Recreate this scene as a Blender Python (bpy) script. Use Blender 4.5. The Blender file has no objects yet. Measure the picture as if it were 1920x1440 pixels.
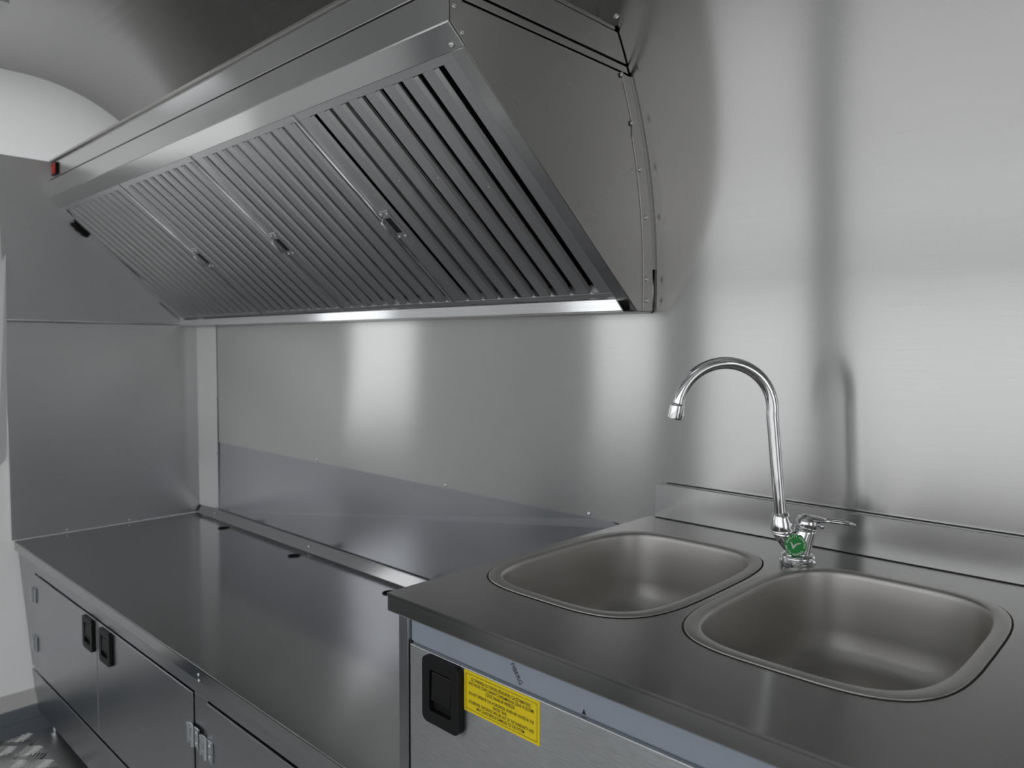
import bpy, bmesh, math, random
from mathutils import Vector, Matrix
from mathutils.geometry import tessellate_polygon

random.seed(4)
SC = bpy.context.scene
COL = SC.collection
# Unit of layout: 1 u = camera height above the sink worktop. S turns it into metres.
S = 0.345
ZF = -3.60                       # floor level in u (camera at 0,0,0 in u)

def W(x, y, z):
    return Vector((x * S, y * S, (z - ZF) * S))

# ------------------------------------------------------------------ camera
cam_d = bpy.data.cameras.new('camera')
cam = bpy.data.objects.new('camera', cam_d)
COL.objects.link(cam)
Rr = Vector((0.72400, 0.68978, 0.00340)); Ru = Vector((-0.03859, 0.03557, 0.99862)); Rf = Vector((-0.68894, 0.72291, -0.05243))
Rf.normalize(); Rr = (Rr - Rf * Rr.dot(Rf)).normalized(); Ru = Rr.cross(Rf)
m = Matrix(((Rr.x, Ru.x, -Rf.x, 0), (Rr.y, Ru.y, -Rf.y, 0), (Rr.z, Ru.z, -Rf.z, 0), (0, 0, 0, 1)))
m.translation = W(0, 0, 0)
cam.matrix_world = m
cam_d.sensor_width = 36; cam_d.lens = 1406.8 / 1920 * 36
cam_d.clip_start = 0.02; cam_d.clip_end = 200
cam_d.dof.use_dof = True; cam_d.dof.focus_distance = 3.2 * S; cam_d.dof.aperture_fstop = 6.0
SC.camera = cam

# ------------------------------------------------------------------ world, exposure
wd = bpy.data.worlds.new('overcast_sky'); SC.world = wd; wd.use_nodes = True
bg = wd.node_tree.nodes['Background']
bg.inputs[0].default_value = (0.975, 0.985, 1.0, 1); bg.inputs[1].default_value = 1.2
SC.view_settings.view_transform = 'Standard'; SC.view_settings.look = 'None'
SC.view_settings.gamma = 1.0; SC.view_settings.use_curve_mapping = False
SC.view_settings.exposure = 0.18
SC.cycles.glossy_bounces = 8; SC.cycles.max_bounces = 12; SC.cycles.diffuse_bounces = 5

# ------------------------------------------------------------------ materials
def newmat(name):
    mt = bpy.data.materials.new(name); mt.use_nodes = True
    nt = mt.node_tree
    return mt, nt, nt.nodes['Principled BSDF']

def steel(name, col, rough, aniso=0.6, warp=0.0, warp_scale=2.5, grain=0.0, rvar=0.05, cvar=0.06, grain_scale=(420, 7)):
    mt, nt, b = newmat(name)
    N, L = nt.nodes, nt.links
    b.inputs['Metallic'].default_value = 1.0
    b.inputs['Anisotropic'].default_value = aniso
    tg = N.new('ShaderNodeTangent'); tg.direction_type = 'UV_MAP'; tg.uv_map = 'grain'
    L.new(tg.outputs[0], b.inputs['Tangent'])
    uv = N.new('ShaderNodeUVMap'); uv.uv_map = 'grain'
    mp = N.new('ShaderNodeMapping'); mp.inputs['Scale'].default_value = (grain_scale[0], grain_scale[1], 1)
    L.new(uv.outputs[0], mp.inputs[0])
    nz = N.new('ShaderNodeTexNoise'); nz.inputs['Scale'].default_value = 1.0; nz.inputs['Detail'].default_value = 3
    L.new(mp.outputs[0], nz.inputs['Vector'])
    geo = N.new('ShaderNodeNewGeometry')
    sm = N.new('ShaderNodeTexNoise'); sm.inputs['Scale'].default_value = 5.0; sm.inputs['Detail'].default_value = 4; sm.inputs['Roughness'].default_value = 0.6
    L.new(geo.outputs['Position'], sm.inputs['Vector'])
    ma = N.new('ShaderNodeMath'); ma.operation = 'MULTIPLY_ADD'
    L.new(sm.outputs[0], ma.inputs[0]); ma.inputs[1].default_value = rvar * 2; ma.inputs[2].default_value = rough - rvar
    L.new(ma.outputs[0], b.inputs['Roughness'])
    cr = N.new('ShaderNodeMapRange'); cr.inputs['From Min'].default_value = 0.25; cr.inputs['From Max'].default_value = 0.75
    cr.inputs['To Min'].default_value = 1 - cvar; cr.inputs['To Max'].default_value = 1 + cvar
    L.new(nz.outputs[0], cr.inputs[0])
    mx = N.new('ShaderNodeVectorMath'); mx.operation = 'SCALE'; mx.inputs[0].default_value = col
    L.new(cr.outputs[0], mx.inputs['Scale']); L.new(mx.outputs[0], b.inputs['Base Color'])
    last = None
    if warp:
        wn = N.new('ShaderNodeTexNoise'); wn.inputs['Scale'].default_value = warp_scale; wn.inputs['Detail'].default_value = 1
        L.new(geo.outputs['Position'], wn.inputs['Vector'])
        bp = N.new('ShaderNodeBump'); bp.inputs['Distance'].default_value = warp; bp.inputs['Strength'].default_value = 1
        L.new(wn.outputs[0], bp.inputs['Height']); last = bp
    if grain:
        bg_ = N.new('ShaderNodeBump'); bg_.inputs['Distance'].default_value = 0.0004; bg_.inputs['Strength'].default_value = grain
        L.new(nz.outputs[0], bg_.inputs['Height'])
        if last: L.new(last.outputs[0], bg_.inputs['Normal'])
        last = bg_
    if last: L.new(last.outputs[0], b.inputs['Normal'])
    return mt

def plain(name, col, rough, metallic=0.0, var=0.04, scale=20.0, bump=0.0, spec=0.5):
    mt, nt, b = newmat(name)
    N, L = nt.nodes, nt.links
    b.inputs['Roughness'].default_value = rough; b.inputs['Metallic'].default_value = metallic
    b.inputs['Specular IOR Level'].default_value = spec
    geo = N.new('ShaderNodeNewGeometry')
    nz = N.new('ShaderNodeTexNoise'); nz.inputs['Scale'].default_value = scale; nz.inputs['Detail'].default_value = 4
    L.new(geo.outputs['Position'], nz.inputs['Vector'])
    cr = N.new('ShaderNodeMapRange'); cr.inputs['To Min'].default_value = 1 - var; cr.inputs['To Max'].default_value = 1 + var
    L.new(nz.outputs[0], cr.inputs[0])
    mx = N.new('ShaderNodeVectorMath'); mx.operation = 'SCALE'; mx.inputs[0].default_value = col
    L.new(cr.outputs[0], mx.inputs['Scale']); L.new(mx.outputs[0], b.inputs['Base Color'])
    if bump:
        bp = N.new('ShaderNodeBump'); bp.inputs['Distance'].default_value = bump
        L.new(nz.outputs[0], bp.inputs['Height']); L.new(bp.outputs[0], b.inputs['Normal'])
    return mt

M = {}
M['wall'] = steel('brushed_wall_steel', (0.56, 0.56, 0.555), 0.205, 0.88, warp=0.004, warp_scale=1.6, rvar=0.012, cvar=0.02)
M['splash'] = steel('backsplash_steel', (0.43, 0.44, 0.47), 0.19, 0.7, warp=0.002, rvar=0.02, cvar=0.02)
M['endpanel'] = steel('end_panel_steel', (0.78, 0.78, 0.78), 0.36, 0.6, warp=0.008, warp_scale=2.2, rvar=0.02, cvar=0.02)
M['endpanel2'] = steel('end_panel_upper_steel', (0.86, 0.86, 0.86), 0.58, 0.3, warp=0.008, warp_scale=2.2, rvar=0.02, cvar=0.02)
M['ceil'] = steel('ceiling_steel', (0.43, 0.43, 0.425), 0.25, 0.6, warp=0.006, warp_scale=1.6, rvar=0.02, cvar=0.02)
M['top'] = steel('worktop_steel', (0.44, 0.44, 0.445), 0.125, 0.6, warp=0.0010, rvar=0.02, cvar=0.02)
M['sinktop'] = steel('sink_worktop_steel', (0.38, 0.376, 0.37), 0.19, 0.7, rvar=0.02, cvar=0.03)
M['cab'] = steel('cabinet_steel', (0.42, 0.43, 0.45), 0.30, 0.4, warp=0.002, grain=0.02)
M['sinkdoor'] = steel('sink_door_brushed_steel', (0.52, 0.535, 0.55), 0.36, 0.7, grain=0.35, cvar=0.16, grain_scale=(900, 40))
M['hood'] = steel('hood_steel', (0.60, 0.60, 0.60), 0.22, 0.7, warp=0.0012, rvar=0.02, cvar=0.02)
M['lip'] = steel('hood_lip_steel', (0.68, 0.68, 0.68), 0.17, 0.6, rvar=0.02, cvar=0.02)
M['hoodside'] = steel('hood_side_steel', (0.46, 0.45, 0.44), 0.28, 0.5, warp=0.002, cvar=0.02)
M['filter'] = steel('filter_steel', (0.66, 0.66, 0.67), 0.34, 0.3, rvar=0.02, cvar=0.02)
M['alu'] = steel('polished_aluminium', (0.86, 0.87, 0.88), 0.16, 0.6, grain=0.03)
M['bowl'] = steel('satin_bowl_steel', (0.56, 0.55, 0.53), 0.42, 0.0, cvar=0.02)
M['chrome'] = steel('chrome', (0.86, 0.87, 0.88), 0.05, 0.0, rvar=0.01, cvar=0.0)
M['zinc'] = steel('zinc_plated', (0.70, 0.72, 0.74), 0.28, 0.0, cvar=0.03)
M['rivet'] = steel('rivet_aluminium', (0.85, 0.85, 0.86), 0.25, 0.0, cvar=0.02)
M['floor'] = steel('tread_plate_aluminium', (0.74, 0.74, 0.73), 0.42, 0.0, cvar=0.05)
M['dark'] = plain('gap_shade', (0.012, 0.012, 0.013), 0.7)  # near-black colour stands in for shade inside gaps and recesses
M['black'] = plain('black_plastic', (0.008, 0.0082, 0.009), 0.45, spec=0.25)
M['rubber'] = plain('black_rubber', (0.012, 0.012, 0.012), 0.65)
M['white'] = plain('white_gelcoat', (0.87, 0.875, 0.87), 0.45, var=0.02, scale=3)
M['frame'] = plain('white_window_frame', (0.82, 0.83, 0.84), 0.35, var=0.01)
M['cream'] = plain('pale_cove_strip', (0.66, 0.66, 0.63), 0.5, var=0.03)
M['blue'] = plain('blue_grey_skirting', (0.20, 0.225, 0.26), 0.4, var=0.08)
M['dark_band'] = plain('added_dark_grey', (0.12, 0.13, 0.15), 0.4, var=0.08)  # unseen dark band, added to darken reflections in the worktop lips
M['fascia'] = plain('blue_grey_protective_film', (0.30, 0.345, 0.405), 0.38, var=0.02)
M['yellow'] = plain('yellow_label', (0.83, 0.65, 0.006), 0.45, var=0.02)
M['ink'] = plain('black_ink', (0.02, 0.018, 0.012), 0.5)
M['inkblue'] = plain('film_print', (0.012, 0.014, 0.018), 0.4)
M['green'] = plain('green_sticker', (0.018, 0.34, 0.065), 0.4, var=0.02)
M['whiteink'] = plain('white_print', (0.80, 0.82, 0.80), 0.5)
M['red'] = plain('red_switch', (0.75, 0.03, 0.015), 0.3)
def glow_shell(name, mix):                              # white shell, translucency added so the walls glow and brighten
    dm, dnt, db = newmat(name)
    db.inputs['Base Color'].default_value = (0.87, 0.875, 0.87, 1); db.inputs['Roughness'].default_value = 0.5
    dtr = dnt.nodes.new('ShaderNodeBsdfTranslucent'); dtr.inputs[0].default_value = (0.9, 0.9, 0.9, 1)
    dmx = dnt.nodes.new('ShaderNodeMixShader')
    geo = dnt.nodes.new('ShaderNodeNewGeometry'); nz = dnt.nodes.new('ShaderNodeTexNoise'); nz.inputs['Scale'].default_value = 3.0
    mr = dnt.nodes.new('ShaderNodeMapRange'); mr.inputs['To Min'].default_value = mix * .92; mr.inputs['To Max'].default_value = mix * 1.08
    dnt.links.new(geo.outputs['Position'], nz.inputs['Vector']); dnt.links.new(nz.outputs[0], mr.inputs[0]); dnt.links.new(mr.outputs[0], dmx.inputs[0])
    dnt.links.new(db.outputs[0], dmx.inputs[1]); dnt.links.new(dtr.outputs[0], dmx.inputs[2])
    dnt.links.new(dmx.outputs[0], dnt.nodes['Material Output'].inputs['Surface'])
    return dm
M['dome'] = glow_shell('glowing_end_wall_top', 0.43)  # upper end wall, given the stronger added glow
M['shell'] = glow_shell('faintly_glowing_white_shell', 0.16)
M['seal'] = plain('dark_sealant', (0.05, 0.055, 0.06), 0.5)
M['ground'] = plain('outside_paving', (0.60, 0.60, 0.59), 0.9, var=0.04, scale=2)
M['weld'] = plain('rough_weld_line', (0.035, 0.033, 0.03), 0.8, var=0.5, scale=160)

# ------------------------------------------------------------------ mesh helpers
WL = {}                                              # world location of every parent

def setp(o, label=None, cat=None, group=None, kind=None):
    if label: o['label'] = label
    if cat: o['category'] = cat
    if group: o['group'] = group
    if kind: o['kind'] = kind
    return o

def thing(name, base, label, cat, group=None):
    o = bpy.data.objects.new(name, None); COL.objects.link(o)
    o.empty_display_size = 0.05
    o.location = W(*base); WL[o] = W(*base)
    return setp(o, label, cat, group)

AX = {'x': Vector((1, 0, 0)), 'y': Vector((0, 1, 0)), 'z': Vector((0, 0, 1))}

def grain_uv(me, g):
    uvl = me.uv_layers.new(name='grain')
    for p in me.polygons:
        n = p.normal
        t = g - n * g.dot(n)
        if t.length < 0.25:
            alt = AX['y'] if abs(g.x) > 0.5 else AX['x']
            t = alt - n * alt.dot(n)
            if t.length < 0.1: t = AX['z'] - n * AX['z'].dot(n)
        t.normalize(); bb = n.cross(t)
        for li in p.loop_indices:
            co = me.vertices[me.loops[li].vertex_index].co
            uvl.data[li].uv = (co.dot(bb), co.dot(t))

def link(name, me, mat, parent=None, loc=None, mats=None):
    o = bpy.data.objects.new(name, me); COL.objects.link(o)
    if me.materials.__len__() == 0:
        for mm in (mats or [mat]): me.materials.append(M[mm])
    pl = WL.get(parent, Vector((0, 0, 0))) if parent else Vector((0, 0, 0))
    o.parent = parent
    wl = loc if loc is not None else pl.copy()
    o.location = wl - pl; WL[o] = wl
    return o

class MB:
    """collects polygons in layout units"""
    def __init__(s): s.v = []; s.f = []; s.mi = []
    def add(s, vs, fs, mi=0):
        o = len(s.v); s.v += [tuple(a) for a in vs]
        s.f += [tuple(o + i for i in f) for f in fs]; s.mi += [mi] * len(fs); return s
    def box(s, x0, x1, y0, y1, z0, z1, mi=0):
        return s.add([(x, y, z) for x in (x0, x1) for y in (y0, y1) for z in (z0, z1)],
                     [(0, 1, 3, 2), (4, 6, 7, 5), (0, 4, 5, 1), (2, 3, 7, 6), (0, 2, 6, 4), (1, 5, 7, 3)], mi)
    def hexa(s, a, b, mi=0):                          # two quads a (4), b (4)
        return s.add(list(a) + list(b), [(0, 1, 2, 3), (7, 6, 5, 4), (0, 4, 5, 1), (1, 5, 6, 2), (2, 6, 7, 3), (3, 7, 4, 0)], mi)
    def plate(s, pts, off, mi=0):                     # extrude a polygon by a vector
        n = len(pts); off = Vector(off)
        vs = [Vector(p) for p in pts] + [Vector(p) + off for p in pts]
        fs = [tuple(range(n)), tuple(range(2 * n - 1, n - 1, -1))] + [(i, n + i, n + (i + 1) % n, (i + 1) % n) for i in range(n)]
        return s.add(vs, fs, mi)
    def holed(s, outer, holes, off, mi=0):            # plate with holes
        off = Vector(off)
        loops = [[Vector(p) for p in outer]] + [[Vector(p) for p in h] for h in holes]
        flat = [p for l in loops for p in l]; n = len(flat)
        tris = tessellate_polygon(loops)
        fs = [tuple(t) for t in tris] + [tuple(n + i for i in reversed(t)) for t in tris]
        k = 0
        for l in loops:
            for i in range(len(l)):
                j = (i + 1) % len(l); fs.append((k + i, n + k + i, n + k + j, k + j))
            k += len(l)
        return s.add(flat + [p + off for p in flat], fs, mi)
    def tube(s, path, rads, seg=20, cap=True, mi=0, flat=None):
        pts = [Vector(p) for p in path]; rings = []
        up = None
        for i, p in enumerate(pts):
            d = (pts[min(i + 1, len(pts) - 1)] - pts[max(i - 1, 0)]).normalized()
            if up is None:
                up = Vector((0, 0, 1)) if abs(d.z) < 0.9 else Vector((1, 0, 0))
            a = (up - d * up.dot(d)).normalized(); b = d.cross(a); up = a
            r = rads[i] if isinstance(rads, (list, tuple)) else rads
            fl = (flat[i] if isinstance(flat, (list, tuple)) else flat) if flat else 1.0
            rings.append([p + a * (r * fl * math.cos(2 * math.pi * k / seg)) + b * (r * math.sin(2 * math.pi * k / seg)) for k in range(seg)])
        return s.rings(rings, cap, mi)
    def rings(s, rings, cap=True, mi=0, closed=True):
        seg = len(rings[0]); vs = [v for r in rings for v in r]; fs = []
        for i in range(len(rings) - 1):
            for k in range(seg if closed else seg - 1):
                k2 = (k + 1) % seg
                fs.append((i * seg + k, i * seg + k2, (i + 1) * seg + k2, (i + 1) * seg + k))
        if cap:
            fs.append(tuple(range(seg - 1, -1, -1))); fs.append(tuple((len(rings) - 1) * seg + k for k in range(seg)))
        return s.add(vs, fs, mi)
    def mesh(s, name, origin=Vector((0, 0, 0)), grain='x', smooth=False, fix=True, world=True):
        me = bpy.data.meshes.new(name)
        if world: vs = [W(*v) - origin for v in s.v]
        else: vs = [Vector(v) * S for v in s.v]
        me.from_pydata(vs, [], s.f)
        if fix:
            bm = bmesh.new(); bm.from_mesh(me); bmesh.ops.recalc_face_normals(bm, faces=bm.faces[:]); bm.to_mesh(me); bm.free()
        for p, k in zip(me.polygons, s.mi): p.material_index = k
        if smooth: me.polygons.foreach_set('use_smooth', [True] * len(me.polygons))
        grain_uv(me, AX[grain] if isinstance(grain, str) else grain)
        me.update()
        return me
    def build(s, name, mat, parent=None, grain='x', smooth=False, bevel=0.0, mats=None, fix=True, seg=2, ang=None):
        pl = WL.get(parent, Vector((0, 0, 0))) if parent else Vector((0, 0, 0))
        me = s.mesh(name, pl, grain, smooth, fix)
        o = link(name, me, mat, parent, mats=mats)
        if ang:
            try: me.set_sharp_from_angle(angle=math.radians(ang))
            except Exception: pass
        if bevel:
            md = o.modifiers.new('bevel', 'BEVEL'); md.width = bevel * S; md.segments = seg
            md.limit_method = 'ANGLE'; md.angle_limit = math.radians(30); md.harden_normals = False
        return o

def struct(o, label=None): setp(o, label, None, None, 'structure'); return o

# shared rivet (dome pointing along +z before orientation)
_rv = {}
def rivet_mesh(normal, r):
    key = (tuple(round(c, 3) for c in normal), r)
    if key in _rv: return _rv[key]
    n = Vector(normal).normalized(); q = n.to_track_quat('Z', 'Y')
    mb = MB(); rings = []
    for rr, h in ((1.0, 0.0), (1.0, 0.14), (0.86, 0.32), (0.5, 0.46), (0.34, 0.47), (0.28, 0.30)):
        rings.append([q @ Vector((r * rr * math.cos(a * math.pi / 5), r * rr * math.sin(a * math.pi / 5), r * h)) for a in range(10)])
    mb.rings(rings, True)
    me = mb.mesh('rivet', world=False, smooth=True); _rv[key] = me
    return me

def rivet(parent, x, y, z, normal, r=0.013, name='rivet', mat='rivet'):
    return link(name, rivet_mesh(normal, r), mat, parent, W(x, y, z))

def text_polys(txt, size, bold=0.0):
    """flat triangles of a text line, centred in x, in layout units (x right, y up)"""
    cu = bpy.data.curves.new('t', 'FONT'); cu.body = txt; cu.size = size; cu.align_x = 'CENTER'; cu.offset = bold
    ob = bpy.data.objects.new('t', cu); COL.objects.link(ob)
    dg = bpy.context.evaluated_depsgraph_get(); dg.update()
    me = ob.evaluated_get(dg).to_mesh()
    vs = [v.co.copy() for v in me.vertices]; fs = [tuple(p.vertices) for p in me.polygons]
    ob.evaluated_get(dg).to_mesh_clear()
    bpy.data.objects.remove(ob); bpy.data.curves.remove(cu)
    return vs, fs

def rrect(x0, x1, z0, z1, r, y, seg=6):
    pts = []
    for cx, cz, a0 in ((x1 - r, z1 - r, 0), (x0 + r, z1 - r, 90), (x0 + r, z0 + r, 180), (x1 - r, z0 + r, 270)):
        for k in range(seg + 1):
            a = math.radians(a0 + 90 * k / seg); pts.append((cx + r * math.cos(a), y, cz + r * math.sin(a)))
    return pts

# ------------------------------------------------------------------ room shell
YB, YF = 3.757, -1.55            # back wall / serving-side wall
XR = 3.6                         # right-hand end
Z0, CA, CB = 0.35, 1.75, 2.15    # the shell curves in above Z0 (quarter ellipse CA x CB)
ZC = Z0 + CB

def back_y(z):
    if z <= Z0: return YB
    t = min(1.0, (z - Z0) / CB); return YB - CA + CA * math.sqrt(max(0.0, 1 - t * t))

def xl(z):                        # inner face of the left end (cladding line)
    if z < -1.93: return -8.5 + (-1.93 - z) * 0.385
    return -8.5 if z <= 0.22 else -8.5 + 0.325 * (z - 0.22)

def end_x(z):                     # white shell just behind the cladding
    if z < -1.93: return -8.52 + (-1.93 - z) * 0.385
    if z <= 0.22: return -8.54
    return min(-8.2, -8.54 + 0.325 * (z - 0.22))

# floor
fl = MB().box(-8.7, XR + .1, YF - .1, YB + .1, ZF - .12, ZF).build('floor', 'floor')
struct(fl, 'bare aluminium tread plate floor')
# raised five-bar tread pattern, only where the floor can be seen from the aisle
tb = MB()
def tread(cx, cy, ang, l=.082, w=.012, h=.012):
    ca, sa = math.cos(ang), math.sin(ang)
    P = lambda a, b, c: (cx + a * ca - b * sa, cy + a * sa + b * ca, ZF + c)
    tb.add([P(-l, 0, 0), P(0, -w, 0), P(l, 0, 0), P(0, w, 0), P(-l * .6, 0, h), P(0, -w * .5, h), P(l * .6, 0, h), P(0, w * .5, h)],
           [(0, 1, 5, 4), (1, 2, 6, 5), (2, 3, 7, 6), (3, 0, 4, 7), (4, 5, 6, 7)])
g = 0.16
for i in range(int(9.5 / g)):
    for j in range(int(3.3 / g)):
        cx, cy = -7.85 + i * g, -1.3 + j * g
        if cy > 2.4: continue
        a = math.radians(45 if (i + j) % 2 else -45)
        for k in range(5):
            o = (k - 2) * .03
            tread(cx - o * math.sin(a), cy + o * math.cos(a), a)
t_o = tb.build('tread_bars', 'floor', fl, fix=False); setp(t_o, kind='stuff')

# back wall + curved haunch (sheet steps back below the seam)
prof = [(YB + .02, ZF), (YB + .02, -1.095), (YB, -1.095), (YB, Z0)]
NS = 28
arc = []
for i in range(1, NS + 1):
    t = math.pi / 2 * i / NS; arc.append((YB - CA + CA * math.cos(t), Z0 + CB * math.sin(t)))
wall_prof = prof + arc[:16]
ceil_prof = arc[15:]
def sweep(pr, x0, x1, nx=1):
    mb = MB(); n = len(pr)
    for i in range(nx + 1):
        x = x0 + (x1 - x0) * i / nx
        mb.v += [(x, y, z) for y, z in pr]
    for i in range(nx):
        for k in range(n - 1):
            mb.f.append((i * n + k, i * n + k + 1, (i + 1) * n + k + 1, (i + 1) * n + k)); mb.mi.append(0)
    return mb
wb = sweep(wall_prof, -8.6, XR).build('wall_back', 'wall', smooth=True, fix=False, ang=30)
struct(wb, 'brushed steel back wall curving into the ceiling')
mir = lambda pr: [(YB + YF - y, z) for y, z in pr]
RL = [(-8.1, -6.6, 1.12, 1.48), (-2.3, -1.2, .50, 1.05)]      # two unseen openings added in the flat roof for fill light
full_c = ceil_prof + [(1.48, ZC), (1.12, ZC), (1.05, ZC), (.50, ZC)] + list(reversed(mir(ceil_prof)))
cm = MB(); cxs = [-8.6, -8.1, -6.6, -2.3, -1.2, XR]
for i in range(len(cxs) - 1):
    for k in range(len(full_c) - 1):
        (ya, za), (yb, zb) = full_c[k], full_c[k + 1]
        if za == ZC and zb == ZC and any(r[0] <= cxs[i] + 1e-6 and cxs[i + 1] <= r[1] + 1e-6 and r[2] <= yb + 1e-6 and ya <= r[3] + 1e-6 for r in RL): continue
        cm.add([(cxs[i], ya, za), (cxs[i], yb, zb), (cxs[i + 1], yb, zb), (cxs[i + 1], ya, za)], [(0, 1, 2, 3)])
for n, (a_, b_, c_, d_) in enumerate(RL):
    q_ = lambda m: [(a_ - m, c_ - m, ZC - .02), (b_ + m, c_ - m, ZC - .02), (b_ + m, d_ + m, ZC - .02), (a_ - m, d_ + m, ZC - .02)]
    struct(MB().holed(q_(.05), [q_(0)], (0, 0, .12)).build('window_%d' % (n + 5), 'frame'), 'frame of an added, unseen roof opening')  # surrounds of the openings added for fill light
ce = cm.build('ceiling', 'ceil', smooth=True, fix=False, ang=30)
struct(ce, 'curved steel ceiling')
# serving-side wall behind the camera: grid of cells with two openings
fp = [(YF, ZF), (YF, -2.5), (YF, -1.3), (YF, .25), (YF, Z0)] + mir(arc[:16])
ops = [(-7.0, -5.7, 2, 12), (-5.1, -3.55, 1, 8), (-3.3, 1.8, 1, 8)]
xs = [-8.6, -7.0, -5.7, -5.1, -3.55, -3.3, 1.8, XR]
fb = MB(); wsc = MB()
for i in range(len(xs) - 1):
    for k in range(len(fp) - 1):
        if any(a <= xs[i] + 1e-6 and xs[i + 1] <= b + 1e-6 and k0 <= k < k1 for a, b, k0, k1 in ops): continue
        (ya, za), (yb, zb) = fp[k], fp[k + 1]
        (fb if zb > -2.4 else wsc).add([(xs[i], ya, za), (xs[i + 1], ya, za), (xs[i + 1], yb, zb), (xs[i], yb, zb)], [(0, 1, 2, 3)])
struct(fb.build('wall_front', 'shell', fix=False), 'white wall with serving windows behind the camera')
wsc.build('added_dark_band', 'dark_band', bpy.data.objects['wall_front'], fix=False)  # added dark band, unseen, only reflected in the steel
for n, (a, b, k0, k1) in enumerate(ops):
    f_ = MB()
    y0, z0 = fp[k0]; y1, z1 = fp[k1]
    f_.box(a - .05, b + .05, y0 - .03, y0 + .07, z0 - .05, z0 + .03)
    f_.box(a - .05, b + .05, y1 - .03, y1 + .07, z1 - .03, z1 + .05)
    for xx in (a, b):
        for k in range(k0, k1):
            (ya, za), (yb, zb) = fp[k], fp[k + 1]
            f_.hexa([(xx - .04, ya - .03, za), (xx + .04, ya - .03, za), (xx + .04, ya + .06, za), (xx - .04, ya + .06, za)],
                    [(xx - .04, yb - .03, zb), (xx + .04, yb - .03, zb), (xx + .04, yb + .06, zb), (xx - .04, yb + .06, zb)])
    struct(f_.build('window_%d' % (n + 2), 'frame'), 'open serving window frame')

# left end shell (white), window opening left out
ez = [ZF, -3.4, -2.6, -1.93, -1.5, -1.13, .22, .8, 1.27, 1.6, 2.0, ZC]
ey = [YF, -.2, .62, 1.78, YB]
eb = MB(); dom = MB()
for i in range(len(ey) - 1):
    for k in range(len(ez) - 1):
        if i == 2 and 5 <= k < 7: continue
        (dom if ez[k] >= 1.27 else eb).add([(end_x(ez[k]), ey[i], ez[k]), (end_x(ez[k]), ey[i + 1], ez[k]), (end_x(ez[k + 1]), ey[i + 1], ez[k + 1]), (end_x(ez[k + 1]), ey[i], ez[k + 1])], [(0, 1, 2, 3)])
struct(eb.build('wall_left', 'shell', grain='y', fix=False), 'white moulded end wall')
dom.build('end_wall_top_glow', 'dome', bpy.data.objects['wall_left'], grain='y', fix=False)  # top of the end wall, made to glow to lighten it
# window surround with rounded corners
def wpt(p): return (p[1], p[0], p[2])
ow = rrect(.50, 1.852, -1.19, 1.02, .12, 0); iw = rrect(.62, 1.78, -1.13, .80, .08, 0)
def wx(z): return end_x(z) + .004
o3 = [(wx(p[2]), p[0], p[2]) for p in ow]; i3 = [(wx(p[2]), p[0], p[2]) for p in iw]
win = MB(); win.holed(o3, [i3], (.022, 0, 0))
wo = win.build('window_1', 'frame', grain='y', bevel=.006); struct(wo, 'white rounded window in the end wall')
# right end wall, unseen; doorway added to brighten the end panel
rz_ = [ZF, -3.3, -1.0, Z0, .9, ZC]; ry_ = [YF, 0.0, 2.4, YB]
rb = MB()
for i in range(3):
    for k in range(5):
        if i == 1 and 1 <= k < 4: continue
        rb.box(XR, XR + .05, ry_[i], ry_[i + 1], rz_[k], rz_[k + 1])
struct(rb.build('wall_right', 'white', grain='y'), 'unseen white end wall with an opening added for fill light')
# skirting at the left end
zz = -3.35
bl = MB()
bl.hexa([(xl(-3.24) + .01, YF, -3.24), (xl(-3.24) + .01, 3.7, -3.24), (-7.90, 3.7, zz), (-7.90, YF, zz)],
        [(xl(-3.24) - .05, YF, -3.24), (xl(-3.24) - .05, 3.7, -3.24), (-7.97, 3.7, zz), (-7.97, YF, zz)])
struct(bl.build('trim_1', 'cream', grain='y', bevel=.004), 'pale cove strip above the skirting')
bb = MB().box(-8.0, -7.885, YF, 3.7, ZF, zz)
struct(bb.build('baseboard_left', 'blue', grain='y', bevel=.006), 'blue grey skirting board at the end wall')
bb2 = MB().box(-7.884, -7.872, YF, 3.7, ZF, -3.47); bb2.build('skirting_foot', 'blue', bpy.data.objects['baseboard_left'], grain='y')
# ground outside
gd = MB().box(-60, 60, -60, 60, ZF - 1.9, ZF - 1.8).build('outside_ground', 'ground')
struct(gd, 'paving outside the trailer')

# ------------------------------------------------------------------ end cladding panel
ep = thing('cladding_panel', (-8.5, 2.8, -1.93), 'tall brushed steel sheet covering the end wall beside the hood', 'panel')
MB().box(-8.52, -8.5, 1.862, YB - .005, -1.925, .205).build('lower_sheet', 'endpanel', ep, grain='y', bevel=.004)
zt = 1.69
MB().hexa([(xl(.225), 1.862, .225), (xl(.225), 3.745, .225), (xl(zt), 3.33, zt), (xl(zt), 1.735, zt)],
          [(xl(.225) - .02, 1.862, .225), (xl(.225) - .02, 3.745, .225), (xl(zt) - .02, 3.33, zt), (xl(zt) - .02, 1.735, zt)]).build('upper_sheet', 'endpanel2', ep, grain='y', bevel=.004)
MB().tube([(-8.497, 1.862, .217), (-8.497, 3.735, .217)], .017, 14).build('folded_seam', 'alu', ep, grain='y', smooth=True, ang=60)
MB().plate([(-8.5, YB - .045, -1.85), (-8.09, YB - .010, -1.85), (-8.09, YB - .010, .205), (-8.5, YB - .045, .205)], (0, .006, 0)).build('corner_flange', 'hood', ep, grain='z', bevel=.003)
for px_z in (-.62, -1.22, -1.87):
    rivet(ep, -8.115, YB - .014, px_z, (0, -1, 0), .012)
for yy in (2.35, 2.95):
    rivet(ep, -8.5, yy, -1.9, (1, 0, 0), .011)

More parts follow.
